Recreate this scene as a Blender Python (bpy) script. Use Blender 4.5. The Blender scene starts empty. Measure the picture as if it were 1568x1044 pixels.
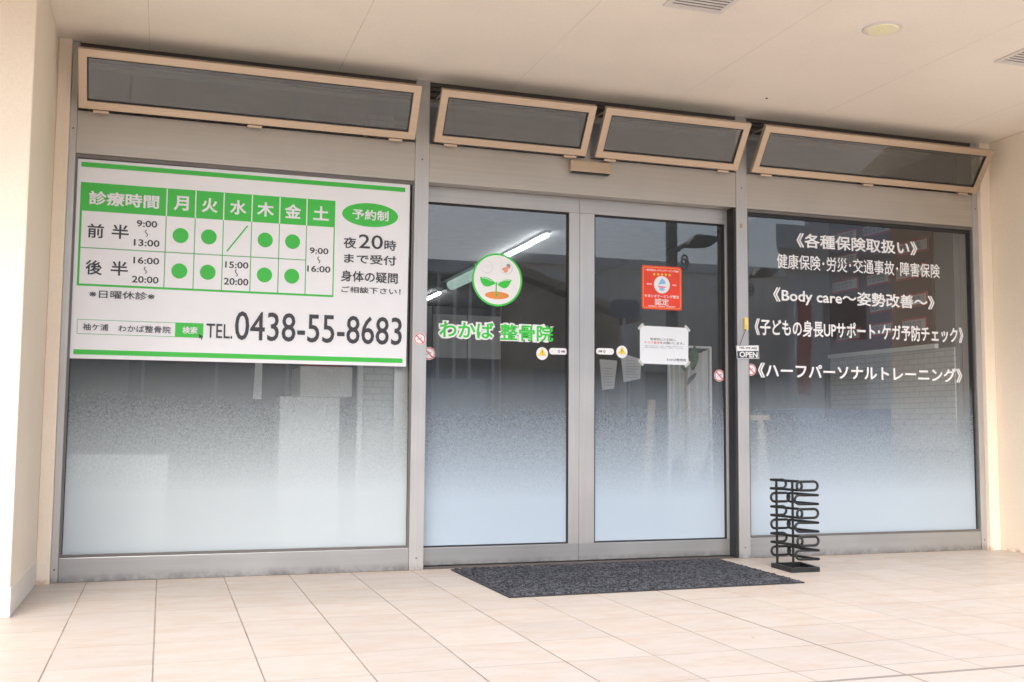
import bpy, math, random
from mathutils import Vector, Matrix
S = bpy.context.scene
COL = S.collection
R = math.radians
random.seed(7)

# ------------------------------------------------------------ camera, sky, sun, exposure
cd = bpy.data.cameras.new('camera')
cam = bpy.data.objects.new('camera', cd)
COL.objects.link(cam)
pa, pp, pr = .3198, .082, .0079
F = Vector((math.sin(pa) * math.cos(pp), math.cos(pa) * math.cos(pp), math.sin(pp)))
r0 = Vector((math.cos(pa), -math.sin(pa), 0))
u0 = r0.cross(F)
r1 = r0 * math.cos(pr) + u0 * math.sin(pr)
u1 = -r0 * math.sin(pr) + u0 * math.cos(pr)
M = Matrix((r1, u1, -F)).transposed().to_4x4()
M.translation = Vector((0, -5.2171, .72))
cam.matrix_world = M
cd.sensor_width = 36
cd.lens = 1605.22 / 1568 * 36
cd.clip_start = .05
cd.clip_end = 2000
S.camera = cam

SUN_EL, SUN_AZ = 47, 20          # the soft sun stands behind the camera, slightly to its left
w = bpy.data.worlds.new('World')
S.world = w
w.use_nodes = True
nt = w.node_tree
sky = nt.nodes.new('ShaderNodeTexSky')
sky.sky_type = 'NISHITA'
sky.sun_disc = False
sky.sun_elevation = R(SUN_EL)
sky.sun_rotation = R(180 + SUN_AZ)
sky.air_density = 1.0
sky.dust_density = 3.5
sky.ozone_density = 1.0
nt.links.new(sky.outputs[0], nt.nodes['Background'].inputs[0])
nt.nodes['Background'].inputs[1].default_value = .15
ld = bpy.data.lights.new('sun', 'SUN')
ld.energy = 1.0
ld.angle = R(42)
ld.color = (.95, .98, 1.0)
sun = bpy.data.objects.new('sun', ld)
COL.objects.link(sun)
dirn = Vector((-math.sin(R(SUN_AZ)) * math.cos(R(SUN_EL)), -math.cos(R(SUN_AZ)) * math.cos(R(SUN_EL)), math.sin(R(SUN_EL))))
sun.rotation_euler = dirn.to_track_quat('Z', 'Y').to_euler()
S.view_settings.view_transform = 'Standard'
S.view_settings.look = 'None'
S.view_settings.gamma = 1
S.view_settings.exposure = 1.5

# ------------------------------------------------------------ materials
def new_mat(name):
    m = bpy.data.materials.new(name)
    m.use_nodes = True
    t = m.node_tree
    return m, t, t.nodes['Principled BSDF'], t.nodes['Material Output']

def nd(t, typ, **kw):
    n = t.nodes.new(typ)
    for k, v in kw.items():
        if isinstance(k, str) and k.startswith('i_'):
            n.inputs[int(k[2:])].default_value = v
        else:
            setattr(n, k, v)
    return n

def mth(t, op, a, b=None, c=None, clamp=False):
    n = t.nodes.new('ShaderNodeMath')
    n.operation = op
    n.use_clamp = clamp
    for i, x in enumerate((a, b, c)):
        if x is None:
            continue
        if isinstance(x, (int, float)):
            n.inputs[i].default_value = x
        else:
            t.links.new(x, n.inputs[i])
    return n.outputs[0]

def mixc(t, fac, a, b, mode='MIX'):
    n = t.nodes.new('ShaderNodeMix')
    n.data_type = 'RGBA'
    n.blend_type = mode
    for sock, x in ((n.inputs[0], fac), (n.inputs[6], a), (n.inputs[7], b)):
        if isinstance(x, (int, float)):
            sock.default_value = x
        elif isinstance(x, tuple):
            sock.default_value = (*x, 1) if len(x) == 3 else x
        else:
            t.links.new(x, sock)
    return n.outputs[2]

def noise(t, scale, detail=3, rough=.5, vec=None, mapscale=None):
    n = t.nodes.new('ShaderNodeTexNoise')
    n.inputs['Scale'].default_value = scale
    n.inputs['Detail'].default_value = detail
    n.inputs['Roughness'].default_value = rough
    if vec is None:
        vec = t.nodes.new('ShaderNodeNewGeometry').outputs['Position']
    if mapscale:
        mp = t.nodes.new('ShaderNodeMapping')
        mp.inputs['Scale'].default_value = mapscale
        t.links.new(vec, mp.inputs[0])
        vec = mp.outputs[0]
    t.links.new(vec, n.inputs['Vector'])
    return n.outputs[0]

def rng(t, v, a, b, c=0., d=1., smooth=False):
    n = t.nodes.new('ShaderNodeMapRange')
    n.clamp = True
    if smooth:
        n.interpolation_type = 'SMOOTHSTEP'
    t.links.new(v, n.inputs[0])
    for i, x in enumerate((a, b, c, d)):
        n.inputs[i + 1].default_value = x
    return n.outputs[0]

def bump(t, p, h, dist, strength=1.):
    b = t.nodes.new('ShaderNodeBump')
    b.inputs['Distance'].default_value = dist
    b.inputs['Strength'].default_value = strength
    t.links.new(h, b.inputs['Height'])
    t.links.new(b.outputs[0], p.inputs['Normal'])

def simple(name, col, rough=.5, metal=0., var=.06, scale=8., bmp=0., bscale=60., spec=.5, emit=None):
    m, t, p, o = new_mat(name)
    n = noise(t, scale, 4)
    f = rng(t, n, .3, .7, 1 - var, 1 + var)
    c = mixc(t, 1., col, (1, 1, 1), 'MULTIPLY')
    vm = t.nodes.new('ShaderNodeVectorMath')
    vm.operation = 'SCALE'
    t.links.new(c, vm.inputs[0])
    t.links.new(f, vm.inputs['Scale'])
    t.links.new(vm.outputs[0], p.inputs['Base Color'])
    p.inputs['Roughness'].default_value = rough
    p.inputs['Metallic'].default_value = metal
    p.inputs['Specular IOR Level'].default_value = spec
    if bmp:
        bump(t, p, noise(t, bscale, 3), bmp)
    if emit:
        p.inputs['Emission Color'].default_value = (*emit[0], 1)
        p.inputs['Emission Strength'].default_value = emit[1]
    return m

def pos(t):
    s = t.nodes.new('ShaderNodeSeparateXYZ')
    t.links.new(t.nodes.new('ShaderNodeNewGeometry').outputs['Position'], s.inputs[0])
    return s.outputs

def metal_mat(name, col, rough=.38, vertical=True):
    m, t, p, o = new_mat(name)
    streak = noise(t, 60, 3, .6, mapscale=(1, 1, .02) if vertical else (.02, 1, 1))
    blot = noise(t, 3.5, 4)
    x_, y_, z_ = pos(t)
    foot = mth(t, 'MULTIPLY', rng(t, z_, 0, .05, 1, 0, True), rng(t, noise(t, 16, 5, .7), .38, .62, .05, .45))
    v = mth(t, 'ADD', rng(t, streak, .3, .7, -.04, .04), rng(t, blot, .3, .7, .94, 1.03))
    v = mth(t, 'SUBTRACT', v, foot)
    vm = t.nodes.new('ShaderNodeVectorMath')
    vm.operation = 'SCALE'
    vm.inputs[0].default_value = col
    t.links.new(v, vm.inputs['Scale'])
    t.links.new(vm.outputs[0], p.inputs['Base Color'])
    p.inputs['Metallic'].default_value = .55
    t.links.new(rng(t, blot, .3, .7, rough - .05, rough + .08), p.inputs['Roughness'])
    bump(t, p, streak, .0003)
    return m

MT = {}
MT['alu'] = metal_mat('satin_aluminium', (.50, .49, .475))
MT['alu_h'] = metal_mat('satin_aluminium_horizontal', (.47, .46, .445), vertical=False)
MT['alu_rail'] = metal_mat('grey_aluminium_rail', (.37, .37, .365), vertical=False)
MT['alu_top'] = metal_mat('warm_aluminium_header', (.49, .455, .405), vertical=False)  # header rails get a warmer tone than the other rails
MT['alu_sash'] = metal_mat('satin_aluminium_sash', (.56, .43, .31), rough=.36, vertical=False)  # tan carries the floor's warm reflection on the tilted sashes
MT['bronze'] = simple('dark_bronze_track', (.11, .095, .085), .45, .5)
MT['bead'] = simple('grey_bronze_bead', (.16, .15, .14), .45, .4)
MT['gasket'] = simple('black_rubber', (.022, .022, .024), .6)
MT['black'] = simple('black_satin_steel', (.018, .018, .019), .45, .2, var=.15, scale=40)
MT['white'] = simple('white_board', (.80, .80, .81), .35, var=.015)
MT['green'] = simple('green_print', (.045, .50, .050), .4, var=.05, scale=3)
MT['ink'] = simple('dark_ink', (.04, .04, .045), .45)
MT['lineg'] = simple('thin_green_line', (.10, .42, .11), .45)
MT['vinyl'] = simple('white_vinyl', (.84, .84, .83), .4, var=.015)
MT['logogreen'] = simple('logo_green', (.04, .60, .05), .4)
MT['orange'] = simple('soil_orange', (.80, .28, .06), .45)
MT['skin'] = simple('salmon_print', (.82, .36, .24), .45)
MT['badge'] = simple('pale_grey_print', (.72, .72, .72), .45)
MT['greyprint'] = simple('grey_print', (.30, .30, .31), .45)
MT['red'] = simple('red_print', (.80, .055, .02), .4, var=.05)
MT['redline'] = simple('crimson_print', (.72, .05, .06), .4)
MT['amber'] = simple('amber_print', (.86, .40, .07), .4)
MT['yellow'] = simple('yellow_print', (.86, .68, .05), .4)
MT['skyprint'] = simple('sky_blue_print', (.25, .55, .78), .4)
MT['pinkprint'] = simple('pink_print', (.75, .30, .45), .4)
MT['paper'] = simple('white_paper', (.78, .82, .84), .7, var=.01)
MT['tape'] = simple('clear_tape', (.55, .55, .52), .3)
MT['tube'] = simple('lit_tube', (.9, .9, .9), .4, emit=((.95, 1, .98), 4))
MT['tubedim'] = simple('green_white_diffuser', (.5, .62, .58), .3, emit=((.55, .75, .68), .22))  # lamp cover given a faint greenish glow of its own
MT['lampcream'] = simple('cream_downlight_glass', (.93, .86, .56), .3, var=.02)
MT['ventwhite'] = simple('off_white_grille', (.72, .66, .60), .5)
MT['ventdim'] = simple('grey_panel_matte', (.50, .51, .50), .8)
MT['ventdark'] = simple('grille_gap', (.12, .11, .10), .8)
MT['wood'] = simple('pale_wood', (.42, .32, .22), .6, var=.2, scale=20)
MT['leaf'] = simple('glossy_leaf', (.045, .12, .035), .35, var=.3, scale=30)
MT['in_white'] = simple('interior_white', (.80, .80, .79), .6)
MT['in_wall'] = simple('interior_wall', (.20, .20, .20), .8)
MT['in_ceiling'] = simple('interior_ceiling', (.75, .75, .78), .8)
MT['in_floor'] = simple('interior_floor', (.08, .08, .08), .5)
MT['blue'] = simple('blue_upholstery', (.06, .10, .19), .6)
MT['board'] = simple('dark_maroon_board', (.085, .03, .028), .5)
MT['plate'] = simple('grey_white_plate', (.52, .52, .52), .5)
MT['redplate'] = simple('dull_red_rim', (.42, .045, .035), .5)
MT['charcoal'] = simple('charcoal_building', (.12, .12, .12), .7)
MT['palewall'] = simple('pale_cladding', (.86, .83, .78), .6, var=.08, scale=.8)
MT['brownroof'] = simple('brown_roof', (.42, .31, .21), .7, var=.15, scale=2)
MT['concrete'] = simple('grey_concrete', (.72, .71, .69), .85, var=.12, scale=.7)
MT['darkpole'] = simple('dark_painted_steel', (.02, .02, .021), .5)
MT['flag'] = simple('red_cloth', (.45, .03, .03), .7)
MT['glassdark'] = simple('dark_window', (.03, .035, .04), .15)
MT['yellowclip'] = simple('yellow_plastic', (.85, .68, .22), .4)
MT['tin'] = simple('dark_navy_print', (.03, .045, .06), .5)

# plaster of the side walls and soffit: fine sprayed texture, faint stains
def plaster(name, col, rough=.85, joints=False, stain=None):
    m, t, p, o = new_mat(name)
    x, y, z = pos(t)
    n1 = noise(t, 1.3, 5, .55)
    n2 = noise(t, 220, 2)
    n4 = noise(t, 90, 4, .75)
    blot = rng(t, noise(t, .8, 6, .6), .52, .72, 0, -.055)
    v = mth(t, 'ADD', mth(t, 'ADD', rng(t, n1, .3, .7, .955, 1.03), blot), mth(t, 'ADD', rng(t, n2, .3, .7, -.03, .03), rng(t, n4, .3, .7, -.03, .03)))
    if joints:
        q = mth(t, 'PINGPONG', mth(t, 'ADD', x, 9.1 + .12), .455)
        # board joints run along Y every 910 mm
        q = mth(t, 'ABSOLUTE', mth(t, 'SUBTRACT', mth(t, 'FRACT', mth(t, 'DIVIDE', mth(t, 'ADD', x, 9.1 + .12 + .455), .91)), .5))
        n3 = noise(t, 2.5, 2)
        j = mth(t, 'MULTIPLY', mth(t, 'LESS_THAN', q, .0017), rng(t, n3, .40, .6, .10, .32))
        v = mth(t, 'SUBTRACT', v, j)
    vm = t.nodes.new('ShaderNodeVectorMath')
    vm.operation = 'SCALE'
    vm.inputs[0].default_value = col
    t.links.new(v, vm.inputs['Scale'])
    c = vm.outputs[0]
    if stain:
        # rusty bloom creeping up from the foot of the wall
        d = rng(t, z, .0, .035, 1, 0, True)
        d = mth(t, 'MULTIPLY', d, rng(t, noise(t, 14, 4), .45, .6, 0, .7))
        c = mixc(t, d, c, (.45, .25, .12))
    t.links.new(c, p.inputs['Base Color'])
    p.inputs['Roughness'].default_value = rough
    p.inputs['Specular IOR Level'].default_value = .25
    bump(t, p, noise(t, 160, 3, .6), .0012, .6)
    return m
MT['wall'] = plaster('cream_plaster', (.86, .745, .60), stain=True)
MT['soffit'] = plaster('beige_soffit_board', (.88, .79, .675), joints=True)
MT['upper'] = plaster('cream_render_upper', (.62, .55, .47))

# floor tiles: 300 mm cream tiles, brown joints, cloudy peach veins
def tiles():
    m, t, p, o = new_mat('cream_floor_tiles')
    x, y, z = pos(t)
    PX, PY = .302, .316
    tx = mth(t, 'DIVIDE', mth(t, 'ADD', x, 30.2 + .004), PX)
    ty = mth(t, 'DIVIDE', mth(t, 'ADD', y, 31.6 + .238), PY)
    dx = mth(t, 'SUBTRACT', .5, mth(t, 'ABSOLUTE', mth(t, 'SUBTRACT', mth(t, 'FRACT', tx), .5)))
    dy = mth(t, 'SUBTRACT', .5, mth(t, 'ABSOLUTE', mth(t, 'SUBTRACT', mth(t, 'FRACT', ty), .5)))
    wob = rng(t, noise(t, 9, 3), .3, .7, .75, 1.25)
    fade = rng(t, noise(t, 1.1, 3), .35, .62, .45, 1.0)
    jx = mth(t, 'MULTIPLY', rng(t, mth(t, 'DIVIDE', dx, wob), .0045, .0105, 1, 0), mth(t, 'MULTIPLY', rng(t, x, .9, 3.4, .95, .48), rng(t, noise(t, 3, 4), .35, .6, .65, 1.0)))
    jy = mth(t, 'MULTIPLY', rng(t, mth(t, 'DIVIDE', dy, wob), .0045, .010, 1, 0), mth(t, 'MULTIPLY', fade, .70))
    jd = mth(t, 'MULTIPLY', mth(t, 'LESS_THAN', mth(t, 'ABSOLUTE', mth(t, 'SUBTRACT', x, 2.11)), .0036), .9)
    j = mth(t, 'MAXIMUM', mth(t, 'MAXIMUM', jx, jy), jd)
    # per-tile tone
    cb = t.nodes.new('ShaderNodeCombineXYZ')
    t.links.new(mth(t, 'FLOOR', tx), cb.inputs[0])
    t.links.new(mth(t, 'FLOOR', ty), cb.inputs[1])
    wn = t.nodes.new('ShaderNodeTexWhiteNoise')
    wn.noise_dimensions = '2D'
    t.links.new(cb.outputs[0], wn.inputs['Vector'])
    tone = mth(t, 'ADD', rng(t, wn.outputs[0], 0, 1, .945, 1.03), mth(t, 'ADD', rng(t, noise(t, 1.7, 6, .65), .50, .72, 0, -.07), rng(t, noise(t, 38, 5, .8), .60, .78, 0, -.10)))
    # cloud veins stretched along X, shifted per tile so they break at joints
    g = t.nodes.new('ShaderNodeNewGeometry').outputs['Position']
    ad = t.nodes.new('ShaderNodeVectorMath')
    ad.operation = 'MULTIPLY_ADD'
    t.links.new(wn.outputs[1], ad.inputs[0])
    ad.inputs[1].default_value = (5, 5, 5)
    t.links.new(g, ad.inputs[2])
    cl = noise(t, 5, 6, .65, vec=ad.outputs[0], mapscale=(.9, 1.7, 1))
    c = mixc(t, rng(t, cl, .44, .72, 0, .85), (.43, .385, .345), (.42, .335, .265))
    c = mixc(t, rng(t, noise(t, 24, 5, .7, vec=ad.outputs[0], mapscale=(.8, 1.5, 1)), .5, .75, 0, .5), c, (.455, .43, .40))
    # dirt near the wall foot
    dirt = mth(t, 'MULTIPLY', rng(t, y, -.10, 0, 0, 1, True), rng(t, noise(t, 7, 4), .35, .65, .1, .5))
    c = mixc(t, dirt, c, (.42, .29, .19))
    spots = mth(t, 'MULTIPLY', mth(t, 'LESS_THAN', noise(t, 17, 1), .205), .7)
    c = mixc(t, spots, c, (.30, .2, .14))
    vm = t.nodes.new('ShaderNodeVectorMath')
    vm.operation = 'SCALE'
    t.links.new(c, vm.inputs[0])
    t.links.new(tone, vm.inputs['Scale'])
    c = mixc(t, j, vm.outputs[0], (.17, .13, .10))
    t.links.new(c, p.inputs['Base Color'])
    t.links.new(rng(t, cl, .3, .7, .42, .58), p.inputs['Roughness'])
    p.inputs['Specular IOR Level'].default_value = .4
    h = mth(t, 'ADD', mth(t, 'MULTIPLY', j, -1.), mth(t, 'MULTIPLY', noise(t, 60, 4), .25))
    bump(t, p, h, .0015, .7)
    return m
MT['tiles'] = tiles()

def asphalt():
    m, t, p, o = new_mat('asphalt')
    n = noise(t, 90, 4, .7)
    t.links.new(mixc(t, rng(t, n, .3, .7), (.22, .22, .22), (.32, .315, .31)), p.inputs['Base Color'])
    p.inputs['Roughness'].default_value = .85
    bump(t, p, n, .004)
    return m
MT['asphalt'] = asphalt()
MT['paving'] = simple('pale_paving', (.55, .52, .49), .8, var=.15, scale=3)
MT['ground'] = simple('packed_ground', (.14, .13, .11), .9, var=.2, scale=.5)

def glass(name, tint=(.975, .985, .98), boost=1.0):
    m, t, p, o = new_mat(name)
    t.nodes.remove(p)
    tr = nd(t, 'ShaderNodeBsdfTransparent')
    tr.inputs[0].default_value = (*tint, 1)
    gl = nd(t, 'ShaderNodeBsdfGlossy')
    gl.inputs['Roughness'].default_value = .0
    fr = nd(t, 'ShaderNodeFresnel')
    fr.inputs[0].default_value = 1.5
    bf = mth(t, 'SUBTRACT', 1., t.nodes.new('ShaderNodeNewGeometry').outputs['Backfacing'])
    f = mth(t, 'MULTIPLY', mth(t, 'MULTIPLY', fr.outputs[0], boost), bf, clamp=True)
    mx = nd(t, 'ShaderNodeMixShader')
    t.links.new(f, mx.inputs[0])
    t.links.new(tr.outputs[0], mx.inputs[1])
    t.links.new(gl.outputs[0], mx.inputs[2])
    # pale haze mixed into the pane to lift its dark tones
    du = nd(t, 'ShaderNodeBsdfDiffuse')
    du.inputs[0].default_value = (.75, .75, .74, 1)
    m2 = nd(t, 'ShaderNodeMixShader')
    t.links.new(mth(t, 'MULTIPLY', rng(t, noise(t, 2.5, 5, .65), .3, .7, .022, .040), bf), m2.inputs[0])
    t.links.new(mx.outputs[0], m2.inputs[1])
    t.links.new(du.outputs[0], m2.inputs[2])
    t.links.new(m2.outputs[0], o.inputs[0])
    return m
MT['glass'] = glass('window_glass', boost=2.5)
MT['glass_dark'] = glass('hopper_glass', tint=(.60, .62, .58), boost=3.0)

def film(name, col, z_full, z_none):
    """printed dot film: fully frosted below z_full, dissolving into grains up to z_none"""
    m, t, p, o = new_mat(name)
    t.nodes.remove(p)
    x, y, z = pos(t)
    d = nd(t, 'ShaderNodeBsdfDiffuse'); d.inputs[0].default_value = (*col, 1)
    tl = nd(t, 'ShaderNodeBsdfTranslucent'); tl.inputs[0].default_value = (*col, 1)
    ms = nd(t, 'ShaderNodeMixShader'); ms.inputs[0].default_value = .25
    t.links.new(d.outputs[0], ms.inputs[1]); t.links.new(tl.outputs[0], ms.inputs[2])
    tr = nd(t, 'ShaderNodeBsdfTransparent')
    ramp = rng(t, z, z_full, z_none, 1, 0)
    ramp = mth(t, 'POWER', ramp, 1.0)
    grain = noise(t, 240, 1, .9)
    g2 = noise(t, 105, 2, .8)
    gg = mth(t, 'ADD', mth(t, 'MULTIPLY', grain, .65), mth(t, 'MULTIPLY', g2, .35))
    s = mth(t, 'ADD', mth(t, 'SUBTRACT', mth(t, 'MULTIPLY', ramp, 1.12), .06), mth(t, 'MULTIPLY', mth(t, 'SUBTRACT', gg, .5), mth(t, 'MULTIPLY', mth(t, 'MULTIPLY', ramp, mth(t, 'SUBTRACT', 1.03, ramp)), 3.6)), clamp=True)
    s = mth(t, 'MULTIPLY', s, .87)
    mx = nd(t, 'ShaderNodeMixShader')
    t.links.new(s, mx.inputs[0])
    t.links.new(tr.outputs[0], mx.inputs[1])
    t.links.new(ms.outputs[0], mx.inputs[2])
    t.links.new(mx.outputs[0], o.inputs[0])
    return m
MT['film_l'] = film('frost_film_left', (.66, .735, .76), .36, 1.10)  # film tints differ by bay to hold the reflected light's colour
MT['film_d'] = film('frost_film_doors', (.61, .72, .82), .30, 1.08)
MT['film_r'] = film('frost_film_right', (.58, .68, .76), .30, 1.08)

def mat_pile():
    m, t, p, o = new_mat('charcoal_mat_pile')
    n = noise(t, 260, 2, .7)
    wv = nd(t, 'ShaderNodeTexWave')
    wv.wave_type = 'BANDS'; wv.bands_direction = 'DIAGONAL'
    wv.inputs['Scale'].default_value = 11
    wv.inputs['Distortion'].default_value = 9
    wv.inputs['Detail'].default_value = 2
    wv.inputs['Detail Scale'].default_value = 4
    t.links.new(t.nodes.new('ShaderNodeNewGeometry').outputs['Position'], wv.inputs[0])
    f = mth(t, 'ADD', mth(t, 'MULTIPLY', wv.outputs[1], .6), mth(t, 'MULTIPLY', n, .6))
    c = mixc(t, rng(t, f, .3, .95), (.014, .016, .021), (.085, .09, .105))
    c = mixc(t, mth(t, 'GREATER_THAN', noise(t, 300, 1), .66), c, (.22, .22, .22))
    t.links.new(c, p.inputs['Base Color'])
    p.inputs['Roughness'].default_value = .95
    p.inputs['Specular IOR Level'].default_value = .1
    bump(t, p, f, .006)
    return m
MT['pile'] = mat_pile()

def bricks():
    m, t, p, o = new_mat('white_painted_brick')
    b = nd(t, 'ShaderNodeTexBrick')
    b.inputs['Color1'].default_value = (.62, .62, .60, 1)
    b.inputs['Color2'].default_value = (.56, .56, .55, 1)
    b.inputs['Mortar'].default_value = (.40, .40, .39, 1)
    b.inputs['Scale'].default_value = 1
    b.inputs['Brick Width'].default_value = .10
    b.inputs['Row Height'].default_value = .036
    b.inputs['Mortar Size'].default_value = .003
    x, y, z = pos(t)
    cb = t.nodes.new('ShaderNodeCombineXYZ')
    t.links.new(mth(t, 'ADD', x, y), cb.inputs[0]); t.links.new(z, cb.inputs[1])
    t.links.new(cb.outputs[0], b.inputs[0])
    t.links.new(b.outputs[0], p.inputs['Base Color'])
    p.inputs['Roughness'].default_value = .7
    return m
MT['brick'] = bricks()

# ------------------------------------------------------------ mesh helpers
class MB:
    def __init__(s):
        s.v = []; s.f = []
    def add(s, vs, fs):
        b = len(s.v)
        s.v += [tuple(q) for q in vs]
        s.f += [tuple(b + i for i in f) for f in fs]
        return s
    def box(s, x0, x1, y0, y1, z0, z1):
        vs = [(x, y, z) for z in (z0, z1) for y in (y0, y1) for x in (x0, x1)]
        return s.add(vs, [(0, 2, 3, 1), (4, 5, 7, 6), (0, 1, 5, 4), (2, 6, 7, 3), (0, 4, 6, 2), (1, 3, 7, 5)])
    def poly(s, pts, y0, y1):
        """polygon (x,z), counter-clockwise seen from -Y, from front y0 to back y1"""
        n = len(pts)
        vs = [(x, y0, z) for x, z in pts] + [(x, y1, z) for x, z in pts]
        fs = [tuple(range(n)), tuple(range(2 * n - 1, n - 1, -1))]
        fs += [(i, i + n, (i + 1) % n + n, (i + 1) % n) for i in range(n)]
        return s.add(vs, fs)
    def ring(s, outer, inner, y0, y1):
        n = len(outer)
        vs = [(x, y0, z) for x, z in outer] + [(x, y0, z) for x, z in inner] + [(x, y1, z) for x, z in outer] + [(x, y1, z) for x, z in inner]
        fs = []
        for i in range(n):
            j = (i + 1) % n
            fs += [(i, j, n + j, n + i), (2 * n + j, 2 * n + i, 3 * n + i, 3 * n + j), (j, i, 2 * n + i, 2 * n + j), (n + i, n + j, 3 * n + j, 3 * n + i)]
        return s.add(vs, fs)
    def tube(s, pts, r, n=8, closed=False, rz=None):
        pts = [Vector(p) for p in pts]
        base = len(s.v)
        k = len(pts)
        prev = None
        for i, p in enumerate(pts):
            if closed:
                d = (pts[(i + 1) % k] - pts[i - 1]).normalized()
            else:
                d = (pts[min(i + 1, k - 1)] - pts[max(i - 1, 0)]).normalized()
            if prev is None:
                a = Vector((0, 0, 1)) if abs(d.z) < .9 else Vector((1, 0, 0))
                u = d.cross(a).normalized()
            else:
                u = (prev - d * prev.dot(d)).normalized()
            prev = u
            v = d.cross(u)
            rr = r[i] if isinstance(r, (list, tuple)) else r
            for j in range(n):
                an = 2 * math.pi * j / n
                s.v.append(tuple(p + u * math.cos(an) * rr + v * math.sin(an) * rr))
        m = k if closed else k - 1
        for i in range(m):
            a, b = base + i * n, base + ((i + 1) % k) * n
            for j in range(n):
                s.f.append((a + j, a + (j + 1) % n, b + (j + 1) % n, b + j))
        if not closed:
            s.f.append(tuple(base + j for j in range(n - 1, -1, -1)))
            s.f.append(tuple(base + (k - 1) * n + j for j in range(n)))
        return s
    def cyl(s, x, y, z0, z1, r, n=24, r2=None):
        r2 = r if r2 is None else r2
        vs = [(x + r * math.cos(2 * math.pi * i / n), y + r * math.sin(2 * math.pi * i / n), z0) for i in range(n)]
        vs += [(x + r2 * math.cos(2 * math.pi * i / n), y + r2 * math.sin(2 * math.pi * i / n), z1) for i in range(n)]
        fs = [tuple(range(n - 1, -1, -1)), tuple(range(n, 2 * n))] + [(i, (i + 1) % n, (i + 1) % n + n, i + n) for i in range(n)]
        return s.add(vs, fs)
    def build(s, name, mat, parent=None, bevel=0., smooth=False):
        off = Vector((0, 0, 0))
        if parent is not None:
            q = parent
            while q is not None:
                off += q.location; q = q.parent
        me = bpy.data.meshes.new(name)
        me.from_pydata([tuple(Vector(v) - off) for v in s.v], [], s.f)
        me.materials.append(mat)
        me.update()
        o = bpy.data.objects.new(name, me)
        COL.objects.link(o)
        if parent is not None:
            o.parent = parent
        if bevel:
            md = o.modifiers.new('bevel', 'BEVEL')
            md.width = bevel; md.segments = 2; md.limit_method = 'ANGLE'
        if smooth:
            for pl in me.polygons:
                pl.use_smooth = True
        return o

def local(mb, name, mat, parent, bevel=0., smooth=False):
    """vertices already in the parent's own frame"""
    me = bpy.data.meshes.new(name)
    me.from_pydata(mb.v, [], mb.f)
    me.materials.append(mat)
    o = bpy.data.objects.new(name, me)
    COL.objects.link(o)
    o.parent = parent
    if bevel:
        md = o.modifiers.new('bevel', 'BEVEL')
        md.width = bevel; md.segments = 2; md.limit_method = 'ANGLE'
    if smooth:
        for pl in me.polygons:
            pl.use_smooth = True
    return o

def thing(name, label, cat, loc=(0, 0, 0), group=None):
    o = bpy.data.objects.new(name, None)
    o.empty_display_size = .1
    COL.objects.link(o)
    o.location = loc
    tag(o, label, cat, group)
    return o

def tag(o, label, cat, group=None):
    o['label'] = label; o['category'] = cat
    if group:
        o['group'] = group
    return o

def struct(o, kind='structure'):
    o['kind'] = kind
    return o

def circ(x, z, rx, rz=None, n=48):
    rz = rx if rz is None else rz
    return [(x + rx * math.cos(2 * math.pi * i / n), z + rz * math.sin(2 * math.pi * i / n)) for i in range(n)]

def rect(x0, z0, x1, z1):
    return [(x0, z0), (x1, z0), (x1, z1), (x0, z1)]

def rrect(x0, z0, x1, z1, r, n=6):
    out = []
    for cx, cz, a0 in ((x1 - r, z0 + r, -90), (x1 - r, z1 - r, 0), (x0 + r, z1 - r, 90), (x0 + r, z0 + r, 180)):
        for i in range(n + 1):
            a = R(a0 + 90 * i / n)
            out.append((cx + r * math.cos(a), cz + r * math.sin(a)))
    return out

def text(body, x0, z0, x1, z1, y, mat, parent=None, bold=.0, name='lettering', grow=0., res=3, thick=.0008):
    """lettering fitted to the rectangle (x0,z0)-(x1,z1) on a plane facing -Y; y is its front"""
    c = bpy.data.curves.new('lettering_curve', 'FONT')
    c.body = body
    c.size = 1
    c.resolution_u = res
    c.fill_mode = 'FRONT'
    c.bevel_depth = bold
    c.bevel_resolution = 1
    tmp = bpy.data.objects.new('lettering_curve', c)
    COL.objects.link(tmp)
    dg = bpy.context.evaluated_depsgraph_get()
    me = bpy.data.meshes.new_from_object(tmp.evaluated_get(dg))
    bpy.data.objects.remove(tmp)
    bpy.data.curves.remove(c)
    vs = [v.co.copy() for v in me.vertices]
    # the fitted box is that of the plain letters
    g = bold
    ax, bx = min(v.x for v in vs) + (g if grow else 0), max(v.x for v in vs) - (g if grow else 0)
    ay, by = min(v.y for v in vs) + (g if grow else 0), max(v.y for v in vs) - (g if grow else 0)
    az, bz = min(v.z for v in vs), max(v.z for v in vs)
    sx = (x1 - x0) / max(bx - ax, 1e-6)
    sz = (z1 - z0) / max(by - ay, 1e-6)
    off = Vector((0, 0, 0)) if parent is None else parent.location
    for v, q in zip(me.vertices, vs):
        h = (bz - q.z) / (bz - az) * thick if bz - az > 1e-6 else 0
        v.co = Vector((x0 + (q.x - ax) * sx, y + h, z0 + (q.y - ay) * sz)) - off
    me.materials.clear()
    me.materials.append(mat)
    me.update()
    o = bpy.data.objects.new(name, me)
    COL.objects.link(o)
    if parent is not None:
        o.parent = parent
    return o

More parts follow.
